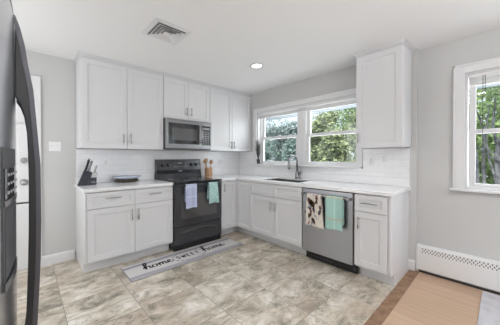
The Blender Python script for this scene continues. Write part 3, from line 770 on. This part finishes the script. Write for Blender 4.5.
# outline is (y,z); slots face up and towards the room
bm.free()
bm = NB(); prism(bm, [(-.115, 0), (-.02, 0), (.035, .150), (-.048, .178)], 1, -.048, .048); obj('block', bm, 'block', t, .003)
bm = NB(); prism(bm, [(-.018, .0005), (.075, .0005), (.078, .085), (.012, .085)], 1, -.048, .048); fb = obj('front_block', bm, 'block', t, .003)
bm = NB(); prism(bm, [(.018, .087), (.078, .087), (.092, .132), (.078, .152), (.042, .152)], 1, -.048, .048); obj('steak_knife_rack', bm, 'nickel', t, .003)
obj('plate_mark', BX(.02, .062, -.0495, -.0485, .028, .040), 'grey_print', fb)
ax = Vector((.30, 0, 1)).normalized(); ay = Vector((0, 1, 0))
def knife(base, L, r, m='nickel', parent=t):
    b = Vector(base); bm = NB(); tube(bm, [b, b+ax*L*.15, b+ax*L*.5, b+ax*L*.85, b+ax*L], [r*.8, r, r*.85, r*1.05, r*.6], 10)
    k = obj('knife', bm, m, parent, smooth=True)
    bm = NB(); tube(bm, [b+ax*(L+.0005), b+ax*(L+.004)], r*.8, 8); obj('butt_cap', bm, 'chrome', k)
for i, (x, y, L) in enumerate(((.0, -.03, .085), (.0, .0, .095), (.0, .03, .09), (.03, -.032, .07), (.03, -.008, .075), (.03, .02, .08))):
    x -= .034; z = .178 - (x+.048)*.337 + .0015
    knife((x, y, z), L+.045, .0130, 'black' if i in (0, 4) else 'knife_steel')
for i, y in enumerate((-.036, -.018, 0, .018, .036)):
    knife((.060, y, .1545), .075, .0085, 'nickel')

# dish on a carved stand
t = thing('serving_dish', 'pale blue oval dish with carved wooden base on the left counter', 'dish', (-2.155, -.15, CT+.0008))
bm = NB(); lathe(bm, [(0, 0), (.095, 0), (.115, .012), (.120, .034), (.105, .042), (0, .042)], sx=1.2, sy=.85); obj('wooden_base', bm, 'wood_dark', t, smooth=False)
bm = NB(); lathe(bm, [(0, .043), (.10, .043), (.135, .058), (.152, .076), (.150, .079), (.132, .063), (.098, .048), (0, .048)], sx=1.2, sy=.85); obj('bowl', bm, 'dish', t, smooth=True)
for k in range(14):
    bm = NB(); a = 2*PI*k/14; lathe(bm, [(0, .008), (.012, .012), (.013, .020), (0, .026)], (.118*1.2*math.cos(a), .118*.85*math.sin(a), 0), 8)
    obj('carved_knob', bm, 'wood_dark', t, smooth=True)

# utensil crock
UX, UY = -.855, -.125
UX, UY = -.850, -.165
t = thing('utensil_crock', 'round wooden utensil crock on the counter right of the stove', 'utensil holder', (UX, UY, CT+.0008))
bm = NB(); lathe(bm, [(0, 0), (.062, 0), (.066, .004), (.066, .150), (.062, .155), (.058, .150), (.058, .012), (0, .012)]); obj('crock', bm, 'wood_spoon', t, smooth=False)
for z in (.03, .125):
    bm = NB(); lathe(bm, [(.0662, z), (.0678, z+.003), (.0662, z+.006)]); obj('rim_band', bm, 'wood_spoon', t)
def spoon(i, lean, head, label, slot=False):
    s = thing('wooden_spoon' if head != 'spat' else 'wooden_spatula', label, 'utensil', (UX, UY, CT), 0, None)
    L = Vector((lean[0], lean[1], 1)).normalized(); b = Vector((lean[0]*.11, lean[1]*.11, .016))
    ln = lean[2]
    bm = NB(); tube(bm, [b, b+L*ln], [.005, .006], 8); obj('handle', bm, 'wood_spoon', s, smooth=True)
    bm = NB(); c = b+L*(ln+.030); wv = Vector((.75, -.66, 0))*(1); wv = (wv - L*wv.dot(L)).normalized(); nv = L.cross(wv).normalized()
    n = 16; prev = None
    prof = [(-.034, .006), (-.026, .014), (-.012, .022), (.006, .024), (.022, .018), (.032, .004)] if head != 'spat' else [(-.034, .006), (-.026, .012), (-.01, .018), (.02, .022), (.036, .023), (.038, .021)]
    ring = []
    for u, wd in prof:
        th_ = .005 if head != 'spat' else .003
        ring.append([bm.verts.new(c + L*u + wv*1.25*wd*math.cos(2*PI*k/n) + nv*(th_*math.sin(2*PI*k/n) - (.004*(1-abs(u)/.036) if head != 'spat' else 0))) for k in range(n)])
    for a, b2 in zip(ring, ring[1:]):
        for k in range(n): bm.faces.new((a[k], a[(k+1) % n], b2[(k+1) % n], b2[k]))
    bm.faces.new(ring[0][::-1]); bm.faces.new(ring[-1])
    obj('spoon_bowl' if head != 'spat' else 'blade', bm, 'wood_spoon', s, smooth=True)
spoon(0, (-.17, .05, .215), 'spoon', 'wooden spoon leaning left in the crock beside the stove')
spoon(1, (-.02, .17, .225), 'spat', 'flat wooden spatula standing upright in the crock beside the stove')
spoon(2, (.04, -.16, .205), 'spoon', 'front wooden spoon standing in the crock beside the stove')
spoon(3, (.18, .03, .215), 'spoon', 'wooden spoon leaning right in the crock beside the stove')

# dried sprigs in a vase on the sill
t = thing('potted_plant', 'dried grey sprigs in a small dark vase on the window sill', 'plant', (-.027, -.553, WZ0-.0005))
bm = NB(); lathe(bm, [(0, 0.0006), (.022, .0006), (.026, .01), (.034, .075), (.036, .085), (.030, .083), (.0, .07)]); obj('vase', bm, 'vase', t, smooth=True)
bm = NB(); rnd = random.Random(5)
for k in range(90):
    a = rnd.uniform(0, 2*PI); sp_ = rnd.uniform(.0, .085); Lh = rnd.uniform(.24, .45)
    top = Vector((math.cos(a)*sp_*.4-.012, math.sin(a)*sp_*.9, Lh)); b0 = Vector((math.cos(a)*.008, math.sin(a)*.008, .065))
    mid = b0.lerp(top, .5) + Vector((0, 0, .01)); tube(bm, [b0, mid, top], [.0012, .0011, .0008], 4)
    for j in range(9):
        q = b0.lerp(top, .35+.65*j/8); d_ = Vector((rnd.uniform(-1, 1), rnd.uniform(-1, 1), .9)).normalized()*.016
        s_ = d_.orthogonal().normalized()*.006; d_ = d_*1.3
        bm.faces.new([bm.verts.new(q), bm.verts.new(q+d_*.5+s_), bm.verts.new(q+d_), bm.verts.new(q+d_*.5-s_)])
obj('sprigs', bm, 'sprig', t)

# ------------------------------------------------------------------ kitchen mat with lettering
MX0, MX1, MY0, MY1 = -2.385, -.860, -1.055, -.672
t = thing('kitchen_mat', 'long grey striped kitchen mat with home sweet home lettering before the stove', 'mat', ((MX0+MX1)/2, (MY0+MY1)/2, 0), 0)
hl, hd = (MX1-MX0)/2, (MY1-MY0)/2
obj('mat_surface', BX(-hl+.008, hl-.008, -hd+.008, hd-.008, .001, .009), 'mat', t)
bm = NB(); box(bm, -hl, hl, -hd, -hd+.0078, .001, .0095); box(bm, -hl, hl, hd-.0078, hd, .001, .0095); box(bm, -hl, -hl+.0078, -hd+.0078, hd-.0078, .001, .0095); box(bm, hl-.0078, hl, -hd+.0078, hd-.0078, .001, .0095)
obj('binding', bm, 'mat_border', t, .002)
def ribbon(bm, pts, wd, z=.0096, thin=.4):
    """brush stroke with slanted-nib thickness"""
    P = []
    for i in range(len(pts)-1):   # catmull-rom
        p0, p1, p2, p3 = [Vector(pts[min(max(k, 0), len(pts)-1)]) for k in (i-1, i, i+1, i+2)]
        for s in range(6):
            u = s/6; P.append(.5*((2*p1)+(-p0+p2)*u+(2*p0-5*p1+4*p2-p3)*u*u+(-p0+3*p1-3*p2+p3)*u**3))
    P.append(Vector(pts[-1])); prev = None
    for i, p in enumerate(P):
        d_ = (P[min(i+1, len(P)-1)]-P[max(i-1, 0)]); d_ = d_.normalized() if d_.length else Vector((1, 0))
        k = thin + (1-thin)*abs(d_.y); nn = Vector((-d_.y, d_.x))*wd*k/2
        r = [bm.verts.new((p.x+nn.x, p.y+nn.y, z)), bm.verts.new((p.x-nn.x, p.y-nn.y, z))]
        if prev: bm.faces.new((prev[0], prev[1], r[1], r[0]))
        prev = r
HOME = {
 'h': [[(-.25, .35), (.15, .9), (.6, 1.75), (.62, 2.25), (.38, 2.3), (.22, 1.7), (.12, .0), (.2, .45), (.5, .95), (.78, .9), (.78, .3), (.9, .02), (1.2, .25)]],
 'o': [[(1.75, .9), (1.4, .85), (1.2, .4), (1.45, .02), (1.85, .15), (1.95, .6), (1.75, .95), (2.0, .8), (2.3, .85)]],
 'm': [[(2.3, .85), (2.35, .0), (2.4, .5), (2.65, .95), (2.85, .75), (2.85, .0), (2.9, .5), (3.15, .95), (3.38, .75), (3.35, .2), (3.5, .0), (3.8, .3)]],
 'e': [[(3.8, .3), (4.2, .6), (4.25, .9), (4.0, .98), (3.8, .55), (3.95, .08), (4.3, .02), (4.8, .45)]]}
def home(x, y, s):
    for k, L in enumerate('home'):
        bm = NB()
        for st in HOME[L]: ribbon(bm, [(x+a*s, y+b*s) for a, b in st], .021)
        obj('letter_'+L, bm, 'ink', t)
home(-.560, -.030, .072); home(.215, -.030, .072)
SW = {'s': [[(.62, .85), (.35, 1.0), (.1, .8), (.3, .52), (.6, .3), (.35, 0), (.03, .15)]],
      'w': [[(0, 1), (.22, 0)], [(.22, 0), (.42, .8)], [(.42, .8), (.62, 0)], [(.62, 0), (.85, 1)]],
      'e': [[(.08, 0), (.08, 1)], [(.08, 1), (.6, 1)], [(.08, .52), (.5, .52)], [(.08, 0), (.6, 0)]],
      't': [[(.35, 0), (.35, 1)], [(0, 1), (.7, 1)]]}
x = -.170
for L in 'sweet':
    bm = NB()
    for st in SW[L]: ribbon(bm, [(x+a*.062, -.026+b*.075) for a, b in st], .016, thin=.8)
    obj('letter_'+L, bm, 'ink', t); x += .072 if L == 'w' else .064
bm = NB()    # leafy wreath round the middle word
for a0, a1 in ((.25, PI-.25), (PI+.25, 2*PI-.25)):
    n = 16; pts = [(.22*math.cos(a0+(a1-a0)*k/n), .125*math.sin(a0+(a1-a0)*k/n)) for k in range(n+1)]
    ribbon(bm, pts, .006, thin=.9)
    for k in range(1, n):
        px_, py_ = pts[k]; an = a0+(a1-a0)*k/n + (1.2 if k % 2 else -.4)
        ribbon(bm, [(px_, py_), (px_+.02*math.cos(an), py_+.02*math.sin(an))], .010, thin=1)
obj('wreath_print', bm, 'greyink', t)

# pale rug in the adjoining room
t = obj('area_rug', BX(-2.3, -.03, -5.3, -3.395, .001, .014), 'area_rug', None, .004)
tag(t, 'pale grey rug on the oak floor at the lower right', 'rug')

# ------------------------------------------------------------------ baseboard heater
t = thing('baseboard_heater', 'white baseboard heater with slotted top under the right window', 'heater', (DX, -2.905, 0), R90)
L_ = 2.6
bm = NB(); prism(bm, [(-.001, .010), (-.001, .292), (-.030, .292), (-.062, .275), (-.066, .215), (-.066, .035), (-.058, .030), (-.058, .2), (-.02, .25), (-.008, .25), (-.008, .010)], 0, .004, L_)
cover = obj('cover', bm, 'white_plastic', t, .001)
bm = NB(); prism(bm, [(-.001, .008), (-.001, .296), (-.031, .296), (-.066, .279), (-.070, .215), (-.070, .030), (-.060, .008)], 0, -.014, .0035); obj('end_cap', bm, 'white_plastic', t, .002)
obj('heating_fins', BX(.02, L_-.02, -.050, -.012, .05, .13), 'nickel', t)
bm = NB()
for k in range(170):
    x = .035 + k*.0135
    for r_, (za, zb) in enumerate(((.220, .232), (.236, .250), (.254, .268))):
        if (k + r_) % 2: continue
        yf = -.066 + (za-.215)/.06*.004
        box(bm, x, x+.008, yf-.0004, yf+.003, za, zb)
o = obj('vent_grille', bm, 'slot', t)
obj('bottom_gap_shade', BX(.004, L_, -.055, -.03, .004, .0095), 'slot', t)  # dark strip stands in for the shade under the heater

# ------------------------------------------------------------------ wall plates
def plate(name, label, cat, loc, rz, gangs, kind):
    t = thing(name, label, cat, loc, rz)
    w_ = .07+.046*(gangs-1)
    obj('cover_plate', BX(-w_/2, w_/2, -.0065, -.0008, -.057, .057), 'white_plastic', t, .002)
    for g in range(gangs):
        x = (g-(gangs-1)/2)*.046
        if kind == 'toggle':
            bm = NB(); box(bm, x-.005, x+.005, -.0185, -.0068, -.002, .012); obj('toggle', bm, 'trim', t, .001)
        else:
            bm = NB(); box(bm, x-.016, x+.016, -.0085, -.0067, -.034, .034); f = obj('socket_face', bm, 'trim', t, .002)
            bm = NB()
            for z in (-.02, .016):
                for s in (-.006, .005): box(bm, x+s, x+s+.002, -.0092, -.0087, z, z+.008)
            obj('socket_slots', bm, 'slot', f)
    return t
plate('light_switch', 'white double toggle light switch on the grey wall left of the cabinets', 'light switch', (-2.905, 0, 1.37), 0, 2, 'toggle')
plate('wall_outlet', 'white wall outlet on the tile above the left counter', 'outlet', (-2.375, -.008, 1.17), 0, 1, 'o')
plate('wall_outlet', 'double white wall outlet on the tile right of the utensil crock', 'outlet', (-.47, -.008, 1.165), 0, 2, 'o')
plate('wall_outlet', 'white wall outlet beside the window under the single door upper cabinet', 'outlet', (-.008, -2.435, 1.205), R90, 1, 'o')
plate('light_switch', 'white rocker light switch under the single door upper cabinet nearest the countertop end', 'light switch', (-.008, -2.575, 1.225), R90, 1, 'o')

# ------------------------------------------------------------------ ceiling fixtures
def recessed(label, x, y, power, size):
    t = thing('recessed_light', label, 'light', (x, y, H), 0)
    bm = NB(); lathe(bm, [(.062, -.001), (.088, -.001), (.090, -.006), (.066, -.009), (.062, -.006)]); obj('trim_ring', bm, 'trim', t, smooth=True)
    bm = NB(); lathe(bm, [(0, -.003), (.061, -.003), (.061, -.0055), (0, -.0055)]); obj('diffuser', bm, 'lamp', t)
    l = bpy.data.lights.new('recessed_lamp', 'AREA'); l.shape = 'DISK'; l.size = size; l.energy = power; l.color = (1, .98, .95)
    lo = bpy.data.objects.new('recessed_lamp', l); C.objects.link(lo); lo.location = (0, 0, -.012); lo.parent = t
recessed('lit round recessed light in the ceiling before the window', -.945, -1.39, 1.5, .11)
recessed('added unseen recessed ceiling light directly above the viewer', -2.75, -3.25, DOWN, .13)  # this and the next two: unseen downlights added to lift the floor
recessed('added unseen recessed ceiling light above the rug of the adjoining room', -1.2, -4.7, DOWN, .13)
recessed('added unseen recessed ceiling light furthest behind the viewer', -3.2, -5.4, DOWN, .13)
t = thing('ceiling_vent', 'square white louvred air vent in the ceiling', 'vent', (-2.165, -1.385, H))
bm = NB()
def ring(bm, s0, s1, z0, z1):
    o = [(-s0, -s0), (s0, -s0), (s0, s0), (-s0, s0)]; n_ = [(-s1, -s1), (s1, -s1), (s1, s1), (-s1, s1)]
    A = [bm.verts.new((a, b, z0)) for a, b in o]; B = [bm.verts.new((a, b, z1)) for a, b in n_]
    A2 = [bm.verts.new((a, b, z0+.002)) for a, b in o]; B2 = [bm.verts.new((a, b, z1+.002)) for a, b in n_]
    for P, Q in ((A, B), (B, B2), (B2, A2), (A2, A)):
        for k in range(4): bm.faces.new((P[k], P[(k+1) % 4], Q[(k+1) % 4], Q[k]))
ring(bm, .172, .135, -.004, -.010); obj('frame', bm, 'trim', t)
bm = NB(); box(bm, -.136, .136, -.136, .136, -.0035, -.001); obj('duct_shade', bm, 'vent_dark', t)  # flat grey plate stands in for the shaded opening behind the louvers
for s in (.118, .088, .058):
    bm = NB(); ring(bm, s+.006, s-.016, -.024, -.008); obj('louver', bm, 'trim', t)
bm = NB(); box(bm, -.034, .034, -.034, .034, -.020, -.016); obj('louver', bm, 'trim', t)

# added torchiere, unseen behind the viewer, that carries the ceiling fill
t = thing('added_floor_lamp', 'added tall white torchiere floor lamp, unseen behind the viewer', 'lamp', (-2.35, -4.75, 0.014))
bm = NB(); lathe(bm, [(0, 0), (.16, 0), (.16, .02), (.02, .035), (0, .035)]); obj('base', bm, 'white_plastic', t, smooth=False)
bm = NB(); tube(bm, [(0, 0, .035), (0, 0, 1.66)], .014, 12); obj('pole', bm, 'white_plastic', t, smooth=True)
bm = NB(); lathe(bm, [(.02, 1.66), (.15, 1.68), (.42, 1.78), (.43, 1.79), (.15, 1.69), (0, 1.68)]); obj('lamp_shade', bm, 'white_plastic', t, smooth=True)

# ------------------------------------------------------------------ outdoors
struct('ground_outside', BX(.3, 30, -20, 20, -.75, -.7), 'grass', 'lawn outside the windows')
bm = NB(); box(bm, .205, .80, -7, 1, 2.20, 2.24); box(bm, .78, .82, -7, 1, 2.05, 2.24)
struct('trim_eave', bm, 'siding', 'pale eave over the windows')
def foliage(bm, rnd, c, rad, n, size, hollow=.55):
    for _ in range(n):
        d_ = Vector((rnd.gauss(0, 1), rnd.gauss(0, 1), rnd.gauss(0, 1))).normalized(); q = rnd.uniform(hollow, 1)
        p = Vector((c[0]+d_.x*rad[0]*q, c[1]+d_.y*rad[1]*q, c[2]+d_.z*rad[2]*q))
        wob = noise.noise(p*1.8)*.35 + noise.noise(p*5)*.12
        p += d_*wob
        if p.z < -.68: continue
        s = size*rnd.uniform(.6, 1.3); a = Vector((rnd.gauss(0, 1), rnd.gauss(0, 1), rnd.gauss(0, 1))).normalized(); b = a.orthogonal().normalized()
        a *= s; b *= s*.5
        bm.faces.new([bm.verts.new(p-a), bm.verts.new(p+b), bm.verts.new(p+a), bm.verts.new(p-b)])
def shrub(name, label, cat, x, y, r, h, mname, n, size, seed, base=-.7, group=None):
    t = thing(name, label, cat, (0, 0, 0), 0, group); t.location = (x, y, base)
    rnd = random.Random(seed); bm = NB()
    foliage(bm, rnd, (0, 0, h*.5), (r, r, h*.5), n, size)
    for k in range(7):
        an = rnd.uniform(0, 2*PI); foliage(bm, rnd, (r*.7*math.cos(an), r*.7*math.sin(an), rnd.uniform(.2, .95)*h), (r*.45, r*.45, r*.45), n//12, size)
    obj('foliage', bm, mname, t)
    bm = NB(); tube(bm, [(0, 0, 0), (.03, .02, h*.4), (0, 0, h*.8)], [.06, .045, .02], 8); obj('trunk', bm, 'bark', t)
    for z in (.3, .55):
        pass
    return t
for n_, lb, x, y, r, h, m_, cnt, sz, sd in (
    ('evergreen_shrub', 'blue green shrub nearest the left edge of the left sink window pane', 3.8, 2.75, .55, 2.45, 'leaf_dark', 4200, .07, 1),
    ('evergreen_shrub', 'tall dark evergreen shrub behind the front row in the left sink window pane', 5.8, 3.3, .65, 3.6, 'leaf_dark', 4600, .075, 2),
    ('evergreen_shrub', 'dark green shrub beside the post at the right of the left sink window pane', 3.8, 1.35, .55, 2.7, 'leaf_dark', 4200, .07, 3),
    ('evergreen_shrub', 'dark shrub at the far left behind the dried sprigs', 5.8, 5.2, .6, 2.5, 'leaf_dark', 3600, .075, 9),
    ('leafy_shrub', 'tall yellow green bush at the left of the right sink window pane', 5.8, 1.5, .65, 3.9, 'leaf_yellow', 5000, .075, 4),
    ('leafy_shrub', 'yellow green bush filling the middle of the right sink window pane', 3.8, -.10, .60, 2.9, 'leaf_yellow', 5000, .07, 5),
    ('leafy_shrub', 'tall bright bush at the right edge of the right sink window pane', 5.8, -.40, .65, 4.1, 'leaf_yellow', 5000, .075, 8),
    ('tall_shrub', 'tall hazy shrub far behind the hedge in the left sink window pane', 8.8, 6.4, .9, 3.1, 'leaf_dark', 4000, .09, 21),
    ('tall_shrub', 'tall hazy shrub far behind the hedge at the window post', 8.8, 3.3, .9, 3.7, 'leaf_dark', 4000, .09, 22),
    ('tall_shrub', 'tall green shrub far behind the hedge in the right sink window pane', 8.8, .2, .9, 4.2, 'leaf_green', 4000, .09, 23),
    ('flowering_shrub', 'low grey green shrub seen at the lower left of the right sink window pane', 1.9, -.30, .26, 1.95, 'leaf_grey', 2600, .035, 6),
    ('flowering_shrub', 'low grey green shrub seen at the bottom right of the left sink window pane', 2.1, .85, .26, 1.9, 'leaf_grey', 2600, .035, 7)):
    shrub(n_, lb, 'shrub', x, y, r, h, m_, cnt, sz, sd)
def tree(label, x, y, trunks, crown, mname, n, size, seed):
    t = thing('tree', label, 'tree', (x, y, -.7)); rnd = random.Random(seed)
    bm = NB()
    for pts, r0 in trunks:
        m_ = len(pts); tube(bm, pts, [r0*(1-.75*i/(m_-1)) for i in range(m_)], 10)
    obj('trunk', bm, 'bark', t, smooth=True)
    bm = NB()
    for c, r in crown: foliage(bm, rnd, c, r, n, size, .1)
    obj('crown', bm, mname, t)
rnd_ = random.Random(3); stems = []
for k in range(11):
    a = rnd_.uniform(-1, 1); b_ = rnd_.uniform(-.3, .3); y_ = 0; pts = []
    for z in (0, .7, 1.3, 1.9, 2.5, 3.2):
        pts.append((b_*z*.3, a*z*.28 + .07*math.sin(z*3+k), z + .01*k))
    stems.append((pts, rnd_.uniform(.035, .075)))
for k in range(12):
    z = rnd_.uniform(1.0, 2.6); a = rnd_.uniform(-.5, .5); d_ = rnd_.choice((-1, 1))
    stems.append(([(0, a, z), (0, a+d_*.25, z+.15), (0, a+d_*.45, z+.40)], .025))
tree('grey multi-stemmed tree seen through the right wall window', 4.4, -3.45, stems, [((0, .1, 3.7), (1.2, 1.1, .8))], 'leaf_green', 3600, .05, 11)
tree('tall green tree behind the grey stems seen through the right wall window', 9.0, -4.4, [([(0, 0, 0), (0, 0, 2.5), (.1, .1, 5)], .2)],
     [((0, 0, 3.6), (1.4, 2.2, 2.6)), ((0, 1.0, 2.2), (1.3, 1.5, 1.6)), ((0, -1.2, 2.0), (1.3, 1.5, 1.6))], 'leaf_green', 9000, .09, 12)
tree('sparse pale tree rising above the bushes in the left sink window pane', 13.5, 11.5, [([(0, 0, 0), (0, 0, 2.5), (.2, .2, 5)], .16)], [((0, 0, 4.0), (2.0, 3.0, 2.2))], 'leaf_dark', 3200, .11, 13)
tree('airy green tree rising above the bushes in the right sink window pane', 13.5, 2.6, [([(0, 0, 0), (0, 0, 2.5), (.2, -.2, 5)], .16)], [((0, 0, 4.7), (2.0, 3.0, 2.6))], 'leaf_green', 7500, .11, 14)
t = thing('garden_shed', 'white object on the lawn at the lower left of the right wall window', 'shed', (3.4, -2.95, -.7))
obj('wall', BX(-.3, .3, -.25, .25, 0, 1.35), 'trim', t)
bm = NB(); prism(bm, [(-.30, 1.352), (.30, 1.352), (0, 1.52)], 0, -.34, .34); obj('roof', bm, 'siding', t)
